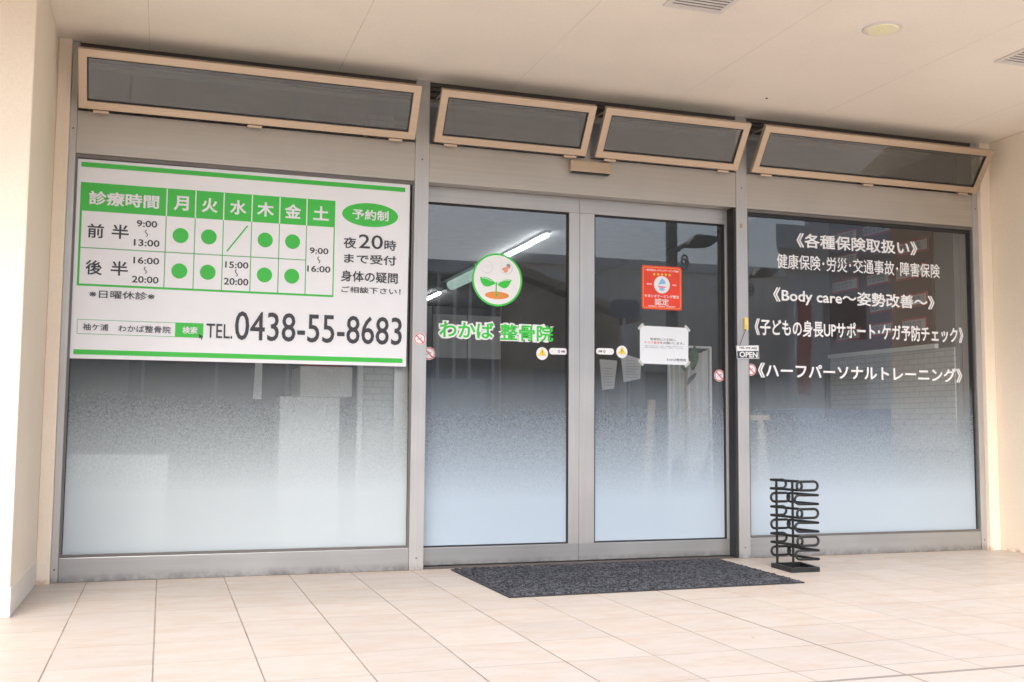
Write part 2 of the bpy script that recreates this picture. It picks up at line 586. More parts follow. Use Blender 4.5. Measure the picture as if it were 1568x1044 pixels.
# ------------------------------------------------------------ ground, floor, soffit, walls
H = 2.52
XL, XR = -.52, 4.862
struct(MB().box(-150, 150, -150, 150, -.5, -.135).build('ground', MT['ground']))
struct(MB().box(-60, 60, -16, -7.6, -.3, -.125).build('road', MT['asphalt']))
pv = struct(MB().box(-60, 60, -7.6, -5.9, -.3, -.02).build('pavement', MT['paving']))
struct(MB().box(-60, 60, -18.5, -16, -.3, -.02).build('pavement', MT['paving']))
struct(MB().box(-4.5, 9.5, -5.9, .2, -.3, 0).build('floor', MT['tiles']))
ex = MB().box(-4.5, 9.5, -2.592, -2.577, 0, .0015)
struct(ex.build('floor_expansion_joint', simple('grey_sealant', (.22, .19, .17), .7)))
SO = -2.35
sf = MB().box(-4.5, 9.5, SO, .35, H, H + .25)
struct(sf.build('ceiling', MT['soffit']))

wl = thing('porch_wall', 'cream plaster wall with a short return at the left end of the shopfront', 'wall', (XL, -.87, 0), 'plaster walls at both ends of the porch')
a = MB().box(-4.5, XL, -.87, .35, -.02, H - .001)
a.build('wall_block', MT['wall'], wl, bevel=.006)
MB().box(XL + .0005, -.461, -.028, .34, -.02, H - .001).build('return_strip', MT['wall'], wl, bevel=.003)
MB().box(-4.4, XL + .004, -.874, -.03, 0, .11).build('skirting', plaster('cream_skirting', (.78, .71, .62)), wl, bevel=.003)
wr = thing('porch_wall', 'cream plaster wall running out from the right end of the shopfront', 'wall', (XR, -.1, 0), 'plaster walls at both ends of the porch')
MB().box(XR, 9.5, -.87, .35, -.02, H - .001).build('wall_block', MT['wall'], wr, bevel=.004)
MB().box(4.7855, XR - .0005, -.028, .1245, -.02, H - .001).build('return_strip', MT['wall'], wr, bevel=.003)
up = MB().box(-4.5, 9.5, SO + .02, 11.5, H + .25, 3.3)  # unseen mass over the soffit, added to keep sky light out
tag(up.build('upper_light_block', MT['upper']), 'unseen cream rendered wall added above the porch soffit to block sky light', 'building')

# interior shell
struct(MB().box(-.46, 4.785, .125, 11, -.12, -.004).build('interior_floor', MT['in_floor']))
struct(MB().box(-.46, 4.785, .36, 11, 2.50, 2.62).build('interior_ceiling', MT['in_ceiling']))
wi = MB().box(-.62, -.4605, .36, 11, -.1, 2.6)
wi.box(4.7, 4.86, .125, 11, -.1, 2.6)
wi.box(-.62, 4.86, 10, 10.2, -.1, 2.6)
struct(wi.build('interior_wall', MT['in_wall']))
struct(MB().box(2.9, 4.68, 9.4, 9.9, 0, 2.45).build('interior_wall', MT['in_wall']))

# ------------------------------------------------------------ storefront frame
sfm = thing('storefront_frame', 'satin aluminium frame of posts and rails spanning the whole shopfront', 'window frame', (2.1, 0, 0))
POST = [(-.4605, -.430), (1.193, 1.267), (3.074, 3.145), (4.745, 4.785)]
for i, (x0, x1) in enumerate(POST):
    MB().box(x0, x1, 0, .12, 0, H).build('post', MT['alu'], sfm, bevel=.002)
BAY = [(-.4298, 1.1928), (1.2672, 3.0738), (3.1452, 4.7448)]
for i, (x0, x1) in enumerate(BAY):
    MB().box(x0, x1, .004, .115, 1.985, 2.188).build('header_rail', MT['alu_top'], sfm, bevel=.002)
    t_ = MB().box(x0, x1, .012, .1, 2.498, H - .002)
    t_.box(x0, x1, .030, .1, 2.480, 2.4975)
    t_.box(x0, x1, .052, .1, 2.455, 2.4795)
    t_.build('head_track', MT['bronze'], sfm, bevel=.002)
    MB().box(x0, x1, .045, .1, 2.1885, 2.205).build('hopper_sill', MT['bronze'], sfm)
MB().box(2.142, 2.178, .012, .1, 2.1885, 2.4545).build('hopper_mullion', MT['alu'], sfm, bevel=.002)
MB().box(1.2672, 3.0738, .02, .125, .0005, .006).build('threshold', MT['bronze'], sfm)
MB().box(3.0745, 3.10, .1205, .17, 0, 1.98).build('door_jamb', MT['bronze'], sfm)
sc_ = MB().box(3.098, 3.112, -.0012, .001, 1.868, 1.892)
sc_.build('rusty_patch', simple('rust', (.42, .28, .12), .8), sfm)

MB().box(3.060, 3.0733, .008, .0825, .0062, 1.9845).build('dark_side_strip', MT['gasket'], sfm)  # dark strip lining the door side of the post
for x_, z_ in ((1.23, .06), (1.23, 2.10), (3.11, .06), (3.11, 2.10), (-.445, .06), (4.765, .06), (-.445, 2.10), (4.765, 2.10)):
    MB().poly(circ(x_, z_, .0045, .0045, 12), -.0012, .001).build('screw', MT['bead'], sfm)
# ------------------------------------------------------------ fixed windows
def fixed_window(label, x0, x1, fmat):
    t = thing('fixed_window', label, 'window', ((x0 + x1) / 2, .04, 0), 'fixed display windows with frosted lower half')
    MB().box(x0, x1, .006, .11, .0, .111).build('bottom_rail', MT['alu_rail'], t, bevel=.003)
    g = MB()
    g.ring(rect(x0, .1115, x1, 1.9845), rect(x0 + .012, .118, x1 - .008, 1.948), .022, .060)
    g.build('gasket', MT['gasket'], t)
    g = MB()
    g.ring(rect(x0 + .0002, .112, x1 - .0002, 1.984), rect(x0 + .010, .124, x1 - .010, 1.966), .010, .0215)
    g.build('glazing_bead', MT['bead'], t)
    MB().box(x0 + .013, x1 - .009, .036, .042, .119, 1.947).build('glass_pane', MT['glass'], t)
    f = MB()
    f.add([(x0 + .013, .0356, .122), (x1 - .009, .0356, .122), (x1 - .009, .0356, 1.12), (x0 + .013, .0356, 1.12)], [(0, 1, 2, 3)])
    f.build('frosted_film', fmat, t)
fixed_window('large fixed window under the timetable board, frosted film on its lower part', *BAY[0], MT['film_l'])
fixed_window('fixed window at the right covered with five lines of white lettering', *BAY[2], MT['film_r'])

# ------------------------------------------------------------ sliding doors
def door(label, x0, x1, gx0, gx1, y):
    t = thing('sliding_door', label, 'door', ((x0 + x1) / 2, y, 0), 'pair of glazed sliding doors')
    MB().box(x0, x1, y, y + .04, .010, .100).build('bottom_rail', MT['alu_rail'], t, bevel=.002)
    MB().box(x0, x1, y, y + .04, 1.900, 1.984).build('top_rail', MT['alu_h'], t, bevel=.002)
    for a, b in ((x0, gx0), (gx1, x1)):
        if b - a > .004:
            MB().box(a, b, y - .0015, y + .0385, .1003, 1.8997).build('stile', MT['alu'], t, bevel=.002)
    g = MB().ring(rect(gx0, .1005, gx1, 1.8995), rect(gx0 + .007, .106, gx1 - .007, 1.892), y + .006, y + .036)
    g.build('gasket', MT['gasket'], t)
    MB().box(gx0 + .0075, gx1 - .0075, y + .018, y + .024, .1065, 1.8915).build('glass_pane', MT['glass'], t)
    f = MB()
    yy = y + .0178
    f.add([(gx0 + .0075, yy, .108), (gx1 - .0075, yy, .108), (gx1 - .0075, yy, 1.08), (gx0 + .0075, yy, 1.08)], [(0, 1, 2, 3)])
    f.build('frosted_film', MT['film_d'], t)
    return t
DY = .084
door('left sliding glass door bearing the round sprout logo', 1.12, 2.142, 1.21, 2.082, DY)
door('right sliding glass door bearing the red certificate sticker', 2.1435, 3.0735, 2.232, 3.046, DY)
h_ = MB().box(1.275, 1.325, DY + .032, DY + .05, 1.862, 1.886).box(1.275, 1.30, DY + .032, DY + .05, 1.845, 1.862)
tag(h_.build('door_closer', MT['black']), 'small black bracket at the upper left corner of the left door glass', 'bracket')

# ------------------------------------------------------------ door sensor
ds = thing('door_sensor', 'slim aluminium motion sensor box on the rail above the sliding doors', 'sensor', (2.165, 0, 2.11))
MB().box(2.045, 2.285, -.034, .003, 2.104, 2.164).build('housing', MT['alu_sash'], ds, bevel=.004)
MB().box(2.055, 2.275, -.028, .002, 2.098, 2.1035).build('lens', MT['black'], ds, bevel=.003)

# ------------------------------------------------------------ hopper windows (hinged below, leaning outward)
def hopper(label, x0, x1, tilt=35.):
    t = thing('hopper_window', label, 'window', ((x0 + x1) / 2, -.006, 2.205), 'hopper windows tilted outward above the shopfront')
    t.rotation_euler = (R(tilt), 0, 0)
    hw = (x1 - x0) / 2
    hh, fw = .282, .039
    f = MB().ring(rect(-hw, 0, hw, hh), rect(-hw + fw, fw, hw - fw, hh - fw), -.030, 0)
    local(f, 'sash_frame', MT['alu_sash'], t, bevel=.003)
    g = MB().ring(rect(-hw + fw + .0003, fw + .0003, hw - fw - .0003, hh - fw - .0003), rect(-hw + fw + .005, fw + .005, hw - fw - .005, hh - fw - .005), -.024, -.004)
    local(g, 'gasket', MT['gasket'], t)
    local(MB().box(-hw + fw + .0055, hw - fw - .0055, -.018, -.012, fw + .0055, hh - fw - .0055), 'glass_pane', MT['glass_dark'], t)
    xs = (-hw + .10, 0, hw - .10) if hw > .6 else (-hw + .09, hw - .09)
    for x in xs:
        local(MB().box(x - .035, x + .035, -.034, -.002, -.014, -.001), 'hinge', MT['alu_sash'], t, bevel=.002)
    for s in (-1, 1):
        st = MB().tube([(s * (hw - .012), .004, hh - .03), (s * (hw - .012), .155, .155)], .0045, 6)
        local(st, 'stay_arm', MT['alu'], t)
hopper('wide tilted hopper window above the timetable window, leftmost of four', -.425, 1.182, 33.)
hopper('narrow tilted hopper window above the left sliding door', 1.283, 2.132)
hopper('narrow tilted hopper window above the right sliding door', 2.186, 3.066)
hopper('wide tilted hopper window above the right lettered window', 3.158, 4.752)

# ------------------------------------------------------------ timetable board
sg = thing('timetable_board', 'white board with green timetable and telephone number on the left window', 'sign', (.37, .022, 1.02))
YB = .0200
MB().poly([(-.425, 1.022), (1.166, 1.024), (1.172, 1.968), (-.428, 1.962)], YB, .0345).build('panel', MT['white'], sg)
YS = YB - .0008
for z0, z1 in ((1.925, 1.948), (1.041, 1.064)):
    MB().box(-.405, 1.147, YS, YB + .001, z0, z1).build('stripe', MT['green'], sg)
# table: green outer border, header band, white cells, thin lines
MB().poly(rect(-.403, 1.362, .789, 1.852), YS, YB + .001).build('table_border', MT['green'], sg)
MB().poly(rect(-.393, 1.372, .783, 1.716), YS - .0008, YS + .0004).build('table_cells', MT['white'], sg)
colx = [-.018, .115, .247, .381, .515, .648]
g = MB()
for x in colx:
    g.box(x - .0022, x + .0022, YS - .0016, YS - .0006, 1.372, 1.716)
g.box(-.393, .646, YS - .0022, YS - .0014, 1.5395, 1.5435)
g.build('grid_lines', MT['lineg'], sg)
for x in colx:
    MB().box(x - .0026, x + .0026, YS - .0010, YS + .0002, 1.7165, 1.850).build('header_divider', MT['white'], sg)
YT = YS - .0026
wt = [('診療時間', -.366, 1.746, -.053, 1.814)]
for ch, a, b in (('月', .013, .083), ('火', .143, .219), ('水', .275, .355), ('木', .405, .487), ('金', .539, .620), ('土', .679, .758)):
    wt.append((ch, a, 1.747, b, 1.819))
for b_, x0, z0, x1, z1 in wt:
    text(b_, x0, z0, x1, z1, YT, MT['white'], sg, bold=.028)
for b_, x0, z0, x1, z1, bo in (
        ('前', -.366, 1.590, -.294, 1.657, .016), ('半', -.260, 1.592, -.184, 1.660, .016),
        ('後', -.368, 1.415, -.295, 1.484, .016), ('半', -.258, 1.417, -.182, 1.485, .016),
        ('9:00', -.150, 1.656, -.058, 1.688, .016), ('13:00', -.160, 1.564, -.044, 1.596, .016),
        ('16:00', -.159, 1.479, -.043, 1.511, .016), ('20:00', -.162, 1.388, -.043, 1.420, .016),
        ('15:00', .261, 1.482, .371, 1.514, .016), ('20:00', .257, 1.399, .373, 1.433, .016),
        ('9:00', .666, 1.576, .759, 1.607, .016), ('16:00', .656, 1.484, .771, 1.516, .016),
        ('※日曜休診※', -.347, 1.307, -.058, 1.345, .006),
        ('袖ケ浦', -.369, 1.154, -.258, 1.186, .006), ('わかば整骨院', -.214, 1.152, .020, 1.185, .006),
        ('TEL.', .183, 1.137, .305, 1.206, .004), ('0438-55-8683', .316, 1.131, 1.141, 1.273, .006),
        ('夜', .834, 1.614, .899, 1.671, .012), ('20', .911, 1.618, 1.035, 1.690, .004), ('時', 1.043, 1.615, 1.105, 1.669, .012),
        ('まで受付', .838, 1.539, 1.106, 1.588, .014), ('身体の疑問', .824, 1.445, 1.115, 1.501, .014),
        ('ご相談下さい！', .828, 1.389, 1.131, 1.421, .010)):
    text(b_, x0, z0, x1, z1, YT, MT['ink'], sg, bold=bo)
# the little wave between opening and closing hour
for x, z in ((-.105, 1.627), (-.104, 1.449), (.315, 1.458), (.712, 1.546)):
    pts = [(x + .0055 * math.sin(i / 10 * 2 * math.pi), YT + .0005, z - .016 + .0032 * i) for i in range(11)]
    MB().tube(pts, .0019, 6).build('tilde', MT['ink'], sg)
for x, z in ((.050, 1.626), (.181, 1.628), (.448, 1.630), (.581, 1.630), (.050, 1.454), (.181, 1.455), (.449, 1.456), (.581, 1.457)):
    MB().poly(circ(x, z, .0365), YT, YS).build('round_mark', MT['green'], sg)
dx, dz = .095, .133
L = math.hypot(dx, dz); nx, nz = -dz / L * .0035, dx / L * .0035
MB().poly([(.267 - nx, 1.562 - nz), (.362 - nx, 1.695 - nz), (.362 + nx, 1.695 + nz), (.267 + nx, 1.562 + nz)], YT, YS).build('slash_mark', MT['green'], sg)
MB().poly(circ(.968, 1.792, .144, .061), YS, YB + .001).build('oval_badge', MT['green'], sg)
text('予約制', .876, 1.765, 1.062, 1.819, YT, MT['white'], sg, bold=.022)
MB().ring(rect(-.394, 1.136, .168, 1.205), rect(-.392, 1.1385, .166, 1.2025), YS, YB + .001).build('search_box', MT['lineg'], sg)
MB().poly(rect(.040, 1.136, .169, 1.206), YS - .0003, YB + .001).build('search_button', MT['green'], sg)
text('検索', .073, 1.153, .142, 1.188, YT, MT['white'], sg, bold=.022)
MB().poly([(.149, 1.155), (.1515, 1.133), (.157, 1.138), (.162, 1.127), (.166, 1.129), (.161, 1.140), (.168, 1.142)], YT - .0005, YS - .0003).build('cursor_arrow', MT['ink'], sg)

# ------------------------------------------------------------ white lettering on the right window
YW = .0352
for body, x0, z0, x1, z1, bo, nm in (
        ('《各種保険取扱い》', 3.494, 1.786, 4.352, 1.872, .022, 'bold white lettering line on insurance, topmost on the right window'),
        ('健康保険･労災･交通事故･障害保険', 3.360, 1.654, 4.516, 1.742, .010, 'thin white lettering line listing kinds of insurance, second from the top'),
        ('《Body care〜姿勢改善〜》', 3.332, 1.446, 4.470, 1.543, .022, 'white lettering line with the words Body care, middle of five'),
        ('《子どもの身長UPサポート･ケガ予防チェック》', 3.207, 1.258, 4.680, 1.356, .022, 'long white lettering line containing UP, second from the bottom'),
        ('《ハーフパーソナルトレーニング》', 3.225, 1.014, 4.664, 1.101, .024, 'bold white katakana lettering line, lowest on the right window')):
    o = text(body, x0, z0, x1, z1, YW, MT['vinyl'], bold=bo, name='window_lettering')
    tag(o, nm, 'lettering', 'white vinyl lettering lines on the right window')

# ------------------------------------------------------------ logo and name on the left door
YG = DY + .0175
lg = thing('logo_sticker', 'round white sticker of a green sprout with two leaves on the left door', 'sticker', (1.6755, YG, 1.507))
cx, cz = 1.6755, 1.507
MB().ring(circ(cx, cz, .1415, .144), circ(cx, cz, .131, .1335), YG - .001, YG).build('rim', MT['logogreen'], lg)
MB().poly(circ(cx, cz, .1308, .1333), YG - .0008, YG).build('disc', MT['vinyl'], lg)
y1 = YG - .0008
MB().poly(circ(1.674, 1.4225, .067, .0205), y1 - .0006, y1 + .0002).build('soil', MT['orange'], lg)
def leafpts(x0, z0, x1, z1, bulge, skew=0.):
    out = []
    n = 12
    d = Vector((x1 - x0, z1 - z0)); L_ = d.length; d /= L_; nn = Vector((-d.y, d.x))
    for i in range(n + 1):
        s = i / n
        out.append((x0 + d.x * L_ * s + nn.x * bulge * .35 * math.sin(math.pi * s), z0 + d.y * L_ * s + nn.y * bulge * .35 * math.sin(math.pi * s)))
    for i in range(n - 1, 0, -1):
        s = i / n
        q = -bulge * math.sin(math.pi * s ** .85)
        out.append((x0 + d.x * L_ * s + nn.x * q, z0 + d.y * L_ * s + nn.y * q))
    return out
def ccw(p):
    a = sum(p[i][0] * p[(i + 1) % len(p)][1] - p[(i + 1) % len(p)][0] * p[i][1] for i in range(len(p)))
    return p if a > 0 else p[::-1]
MB().poly(ccw(leafpts(1.578, 1.517, 1.668, 1.486, .036)), y1 - .0014, y1).build('leaf', MT['logogreen'], lg)
MB().poly(ccw(leafpts(1.676, 1.483, 1.757, 1.511, .033)), y1 - .0014, y1).build('leaf', MT['logogreen'], lg)
for pts in ([(1.588, 1.514), (1.615, 1.511), (1.645, 1.498)], [(1.748, 1.508), (1.72, 1.507), (1.695, 1.497)]):
    MB().tube([(x, y1 - .0012, z) for x, z in pts], .0019, 5).build('leaf_vein', MT['vinyl'], lg)
MB().tube([(1.671, y1 - .001, 1.494), (1.670, y1 - .001, 1.47), (1.669, y1 - .001, 1.445), (1.674, y1 - .001, 1.418)], [.003, .0027, .0032, .005], 8).build('stem', MT['logogreen'], lg)
for bx in (1.617, 1.7275):
    b = MB().poly(circ(bx, 1.572, .0345), y1 - .0006, y1 + .0002).build('badge', MT['badge'], lg)
    MB().poly(circ(bx - .002, 1.574, .0310), y1 - .0012, y1 - .0004).build('badge_face', MT['vinyl'], lg)
MB().tube([(1.592 + .005 * i, y1 - .0012, 1.562 + .002 * i + .004 * math.sin(i * .7)) for i in range(10)], .0011, 5).build('print_line', MT['badge'], lg)
MB().tube([(1.594 + .005 * i, y1 - .0012, 1.574 + .002 * i + .003 * math.sin(i * .7 + 1)) for i in range(9)], .0011, 5).build('print_line', MT['badge'], lg)
MB().poly(ccw(circ(1.722, 1.563, .013, .016, 16)), y1 - .0018, y1 - .001).build('pink_figure', MT['skin'], lg)
MB().poly(ccw(circ(1.711, 1.566, .010, .008, 16)), y1 - .0017, y1 - .001).build('pink_figure', MT['skin'], lg)
MB().poly(ccw(circ(1.738, 1.580, .011, .011, 16)), y1 - .0017, y1 - .001).build('pink_figure', MT['skin'], lg)
MB().poly(ccw(circ(1.737, 1.588, .011, .008, 16)), y1 - .0021, y1 - .0015).build('dark_cap', MT['greyprint'], lg)

nm = thing('clinic_name_lettering', 'green clinic name lettering outlined in white under the round logo', 'lettering', (1.67, YG, 1.17))
for body, x0, z0, x1, z1 in (('わかば', 1.362, 1.190, 1.655, 1.272), ('整骨院', 1.695, 1.184, 1.994, 1.270)):
    text(body, x0, z0, x1, z1, YG - .001, MT['vinyl'], nm, bold=.12, name='outline', grow=1)
    text(body, x0, z0, x1, z1, YG - .0022, MT['logogreen'], nm, bold=.024, name='letters', grow=1)

# ------------------------------------------------------------ small stickers on the doors
def warn(x, z, label):
    t = thing('warning_sticker', label, 'sticker', (x, YG, z), 'round caution stickers beside the door edges')
    MB().poly(circ(x, z, .0335, .0345, 32), YG - .0008, YG).build('disc', MT['vinyl'], t)
    MB().poly([(x - .022, z - .010), (x + .022, z - .010), (x + .0, z + .026)], YG - .0014, YG - .0006).build('triangle', MT['yellow'], t)
    MB().ring([(x - .024, z - .0115), (x + .024, z - .0115), (x, z + .0285)], [(x - .0215, z - .0095), (x + .0215, z - .0095), (x, z + .0245)], YG - .0016, YG - .0006).build('triangle_rim', MT['amber'], t)
    MB().box(x - .0018, x + .0018, YG - .002, YG - .0012, z + .001, z + .015).box(x - .0018, x + .0018, YG - .002, YG - .0012, z - .0065, z - .003).build('exclamation_mark', MT['ink'], t)
    MB().box(x - .012, x + .012, YG - .0014, YG - .0006, z - .0205, z - .0188).build('small_print', MT['badge'], t)
warn(1.9335, 1.118, 'round white caution sticker with yellow triangle on the left door')
warn(2.4045, 1.141, 'round white caution sticker with yellow triangle on the right door')
def pill(x0, x1, z, sgn, label):
    t = thing('instruction_sticker', label, 'sticker', ((x0 + x1) / 2, YG, z), 'white rounded strip stickers beside the door edges')
    MB().poly(rrect(x0, z - .0175, x1, z + .0175, .0174), YG - .0008, YG).build('strip', MT['vinyl'], t)
    xm = (x0 + x1) / 2 + sgn * .004
    MB().ring([(xm - .007, z), (xm, z - .010), (xm + .007, z), (xm, z + .010)], [(xm - .004, z), (xm, z - .007), (xm + .004, z), (xm, z + .007)], YG - .0014, YG - .0006).build('arrow_mark', MT['ink'], t)
    k = (xm + .013, xm + .034) if sgn > 0 else (xm - .034, xm - .013)
    text('自動', k[0], z - .006, k[1], z + .006, YG - .0016, MT['ink'], t, bold=.03)
    k = (x0 + .010, x0 + .020) if sgn > 0 else (x1 - .020, x1 - .010)
    MB().box(k[0], k[1], YG - .0014, YG - .0006, z, z + .0015).build('small_print', MT['greyprint'], t)
pill(1.974, 2.080, 1.133, 1, 'white rounded strip sticker at the right edge of the left door glass')
pill(2.249, 2.356, 1.141, -1, 'white rounded strip sticker at the left edge of the right door glass')
def prohibit(x, z, y, label, r=.034):
    t = thing('prohibition_sticker', label, 'sticker', (x, y, z), 'small round red-ringed prohibition stickers')
    MB().poly(circ(x, z, r, r, 32), y - .0008, y).build('disc', MT['vinyl'], t)
    MB().ring(circ(x, z, r * .93, r * .93, 32), circ(x, z, r * .78, r * .78, 32), y - .0014, y - .0007).build('ring', MT['redline'], t)
    d = r * .58
    MB().poly([(x - d - .002, z + d - .002), (x + d - .002, z - d - .002), (x + d + .002, z - d + .002), (x - d + .002, z + d + .002)], y - .0016, y - .0007).build('slash', MT['redline'], t)
    MB().box(x - .013, x - .006, y - .0013, y - .0007, z - .006, z - .001).box(x + .003, x + .013, y - .0013, y - .0007, z + .002, z + .007).build('print', MT['greyprint'], t)
prohibit(1.2310, 1.166, 0, 'red prohibition sticker on the aluminium post between board and doors', .031)
prohibit(1.3050, 1.100, YG, 'red prohibition sticker at the left edge of the left door glass')
prohibit(3.0135, 1.024, YG, 'red prohibition sticker at the right edge of the right door glass')
prohibit(3.1800, 1.058, .0355, 'red prohibition sticker just right of the post under the OPEN sign')

# certificate
ce = thing('certificate_sticker', 'square red certificate sticker with five stars on the right door', 'sticker', (2.65, YG, 1.385))
MB().poly(rrect(2.526, 1.387, 2.776, 1.635, .012), YG - .001, YG).build('panel', MT['red'], ce)
MB().ring(rrect(2.534, 1.395, 2.768, 1.627, .014), rrect(2.537, 1.398, 2.765, 1.624, .012), YG - .0016, YG - .0008).build('border_line', MT['amber'], ce)
for i in range(5):
    sx_, sz_ = 2.604 + i * .024, 1.587
    pts = []
    for k in range(10):
        rr = .0095 if k % 2 == 0 else .0042
        a_ = math.pi / 2 + k * math.pi / 5
        pts.append((sx_ + rr * math.cos(a_), sz_ + rr * math.sin(a_)))
    MB().poly(pts, YG - .0017, YG - .0008).build('star', MT['yellow'], ce)
MB().poly(circ(2.651, 1.529, .0495), YG - .0016, YG - .0008).build('emblem_disc', MT['vinyl'], ce)
MB().ring(circ(2.651, 1.529, .046), circ(2.651, 1.529, .0445), YG - .0020, YG - .0012).build('emblem_ring', MT['badge'], ce)
MB().poly(ccw([(2.628, 1.528), (2.645, 1.532), (2.676, 1.535), (2.670, 1.552), (2.655, 1.565), (2.645, 1.560), (2.636, 1.545)]), YG - .0022, YG - .0012).build('emblem_figure', MT['skyprint'], ce)
MB().poly(ccw(leafpts(2.622, 1.520, 2.682, 1.516, .010)), YG - .0022, YG - .0012).build('emblem_figure', MT['pinkprint'], ce)
MB().poly(ccw(leafpts(2.632, 1.508, 2.672, 1.503, .012)), YG - .0022, YG - .0012).build('emblem_figure', MT['skyprint'], ce)
for b_, x0, z0, x1, z1, bo in (('一般社団法人 キネシオテーピング協会', 2.545, 1.604, 2.757, 1.616, .02), ('キネシオテーピング療法', 2.543, 1.454, 2.758, 1.472, .015),
                              ('認定', 2.606, 1.412, 2.694, 1.450, .012), ('SINCE', 2.556, 1.526, 2.588, 1.534, .03), ('1984', 2.716, 1.526, 2.742, 1.534, .03),
                              ('KINESIO TAPING THERAPY', 2.566, 1.402, 2.736, 1.409, .02)):
    text(b_, x0, z0, x1, z1, YG - .0018, MT['vinyl'], ce, bold=bo)

# notice paper
npp = thing('paper_notice', 'white sheet of paper taped on the right door below the red certificate', 'notice', (2.665, YG, 1.077))
MB().poly([(2.514, 1.080), (2.815, 1.078), (2.817, 1.290), (2.515, 1.293)], YG - .0006, YG).build('sheet', MT['paper'], npp)
for cx_, cz_, an in ((2.520, 1.288, 45), (2.811, 1.287, -45), (2.519, 1.086, -45), (2.811, 1.083, 45)):
    ca, sa = math.cos(R(an)), math.sin(R(an))
    q = [(-.022, -.007), (.022, -.007), (.022, .007), (-.022, .007)]
    MB().poly([(cx_ + a_ * ca - b_ * sa, cz_ + a_ * sa + b_ * ca) for a_, b_ in q], YG - .0010, YG - .0002).build('tape', MT['tape'], npp)
for b_, x0, z0, x1, z1, mt in (('整骨院に入る前に、', 2.578, 1.212, 2.740, 1.226, 'ink'), ('マスク着用', 2.540, 1.193, 2.634, 1.207, 'redline'), ('をお願いします。', 2.638, 1.193, 2.788, 1.207, 'ink'),
                              ('お持ちでない方はスタッフまで　ご遠慮なくお声がけください', 2.541, 1.178, 2.785, 1.184, 'greyprint'),
                              ('当院では感染予防にご協力を　お願いしております', 2.541, 1.169, 2.785, 1.175, 'greyprint'), ('わかば整骨院', 2.680, 1.098, 2.802, 1.114, 'ink')):
    text(b_, x0, z0, x1, z1, YG - .0012, MT[mt], npp, bold=.008)

# OPEN plate hung from a yellow clip on the post
op = thing('open_sign', 'small tilted plate reading OPEN hanging on the post beside the doors', 'sign', (3.137, -.012, 1.115))
pl = [(3.066, 1.113), (3.207, 1.119), (3.205, 1.196), (3.060, 1.190)]
MB().poly(pl, -.010, -.004).build('plate', MT['vinyl'], op)
MB().poly([(3.070, 1.118), (3.203, 1.1235), (3.2020, 1.1635), (3.0665, 1.159)], -.0108, -.0098).build('dark_field', MT['tin'], op)
o = text('OPEN', 3.079, 1.124, 3.196, 1.157, -.0118, MT['vinyl'], op, bold=.03)
text("YES, WE ARE", 3.076, 1.170, 3.192, 1.184, -.0112, MT['ink'], op, bold=.02)
MB().tube([(3.081, -.0105, 1.190), (3.120, -.013, 1.285)], .0016, 6).build('cord', MT['black'], op)
MB().ring([(3.060, 1.1905), (3.066, 1.1125), (3.0675, 1.1125), (3.2075, 1.1185), (3.2055, 1.1965)], [(3.0625, 1.188), (3.068, 1.115), (3.0695, 1.115), (3.2050, 1.121), (3.2030, 1.194)], -.0106, -.0096).build('rim', MT['greyprint'], op)
yc = MB().box(3.114, 3.138, -.014, -.0005, 1.283, 1.352).box(3.119, 3.133, -.022, -.014, 1.278, 1.305)
tag(yc.build('cord_clip', MT['yellowclip'], bevel=.003), 'yellow plastic clip stuck on the post above the OPEN plate', 'clip')

# ------------------------------------------------------------ doormat
mt_ = thing('doormat', 'large charcoal textured doormat on the tiles before the sliding doors', 'mat', (2.15, -.48, 0))
MX = [(1.398, -.042), (1.412, -.946), (2.885, -.906), (2.932, -.02)]
def slab(pts, z0, z1):
    n = len(pts)
    vs = [(x, y, z0) for x, y in pts] + [(x, y, z1) for x, y in pts]
    return MB().add(vs, [tuple(range(n - 1, -1, -1)), tuple(range(n, 2 * n))] + [(i, (i + 1) % n, (i + 1) % n + n, i + n) for i in range(n)])
slab(MX, .001, .006).build('rubber_backing', MT['gasket'], mt_)
cxm, cym = 2.157, -.48
inner = [(cxm + (x - cxm) * .985, cym + (y - cym) * .975) for x, y in MX]
# pile: a fine grid with small random tufts
nu, nv = 190, 110
vs = []; fs = []
for j in range(nv + 1):
    for i in range(nu + 1):
        s, t_ = i / nu, j / nv
        a0 = Vector(inner[0]).lerp(Vector(inner[3]), s); a1 = Vector(inner[1]).lerp(Vector(inner[2]), s)
        q = a0.lerp(a1, t_)
        edge = min(i, nu - i, j, nv - j)
        z = .0062 + (0 if edge == 0 else .0035 + .0035 * random.random() + .002 * math.sin((i * .9 + 3 * math.sin(j * .35))))
        vs.append((q.x, q.y, z))
for j in range(nv):
    for i in range(nu):
        b = j * (nu + 1) + i
        fs.append((b, b + nu + 1, b + nu + 2, b + 1))
MB().add(vs, fs).build('pile', MT['pile'], mt_)

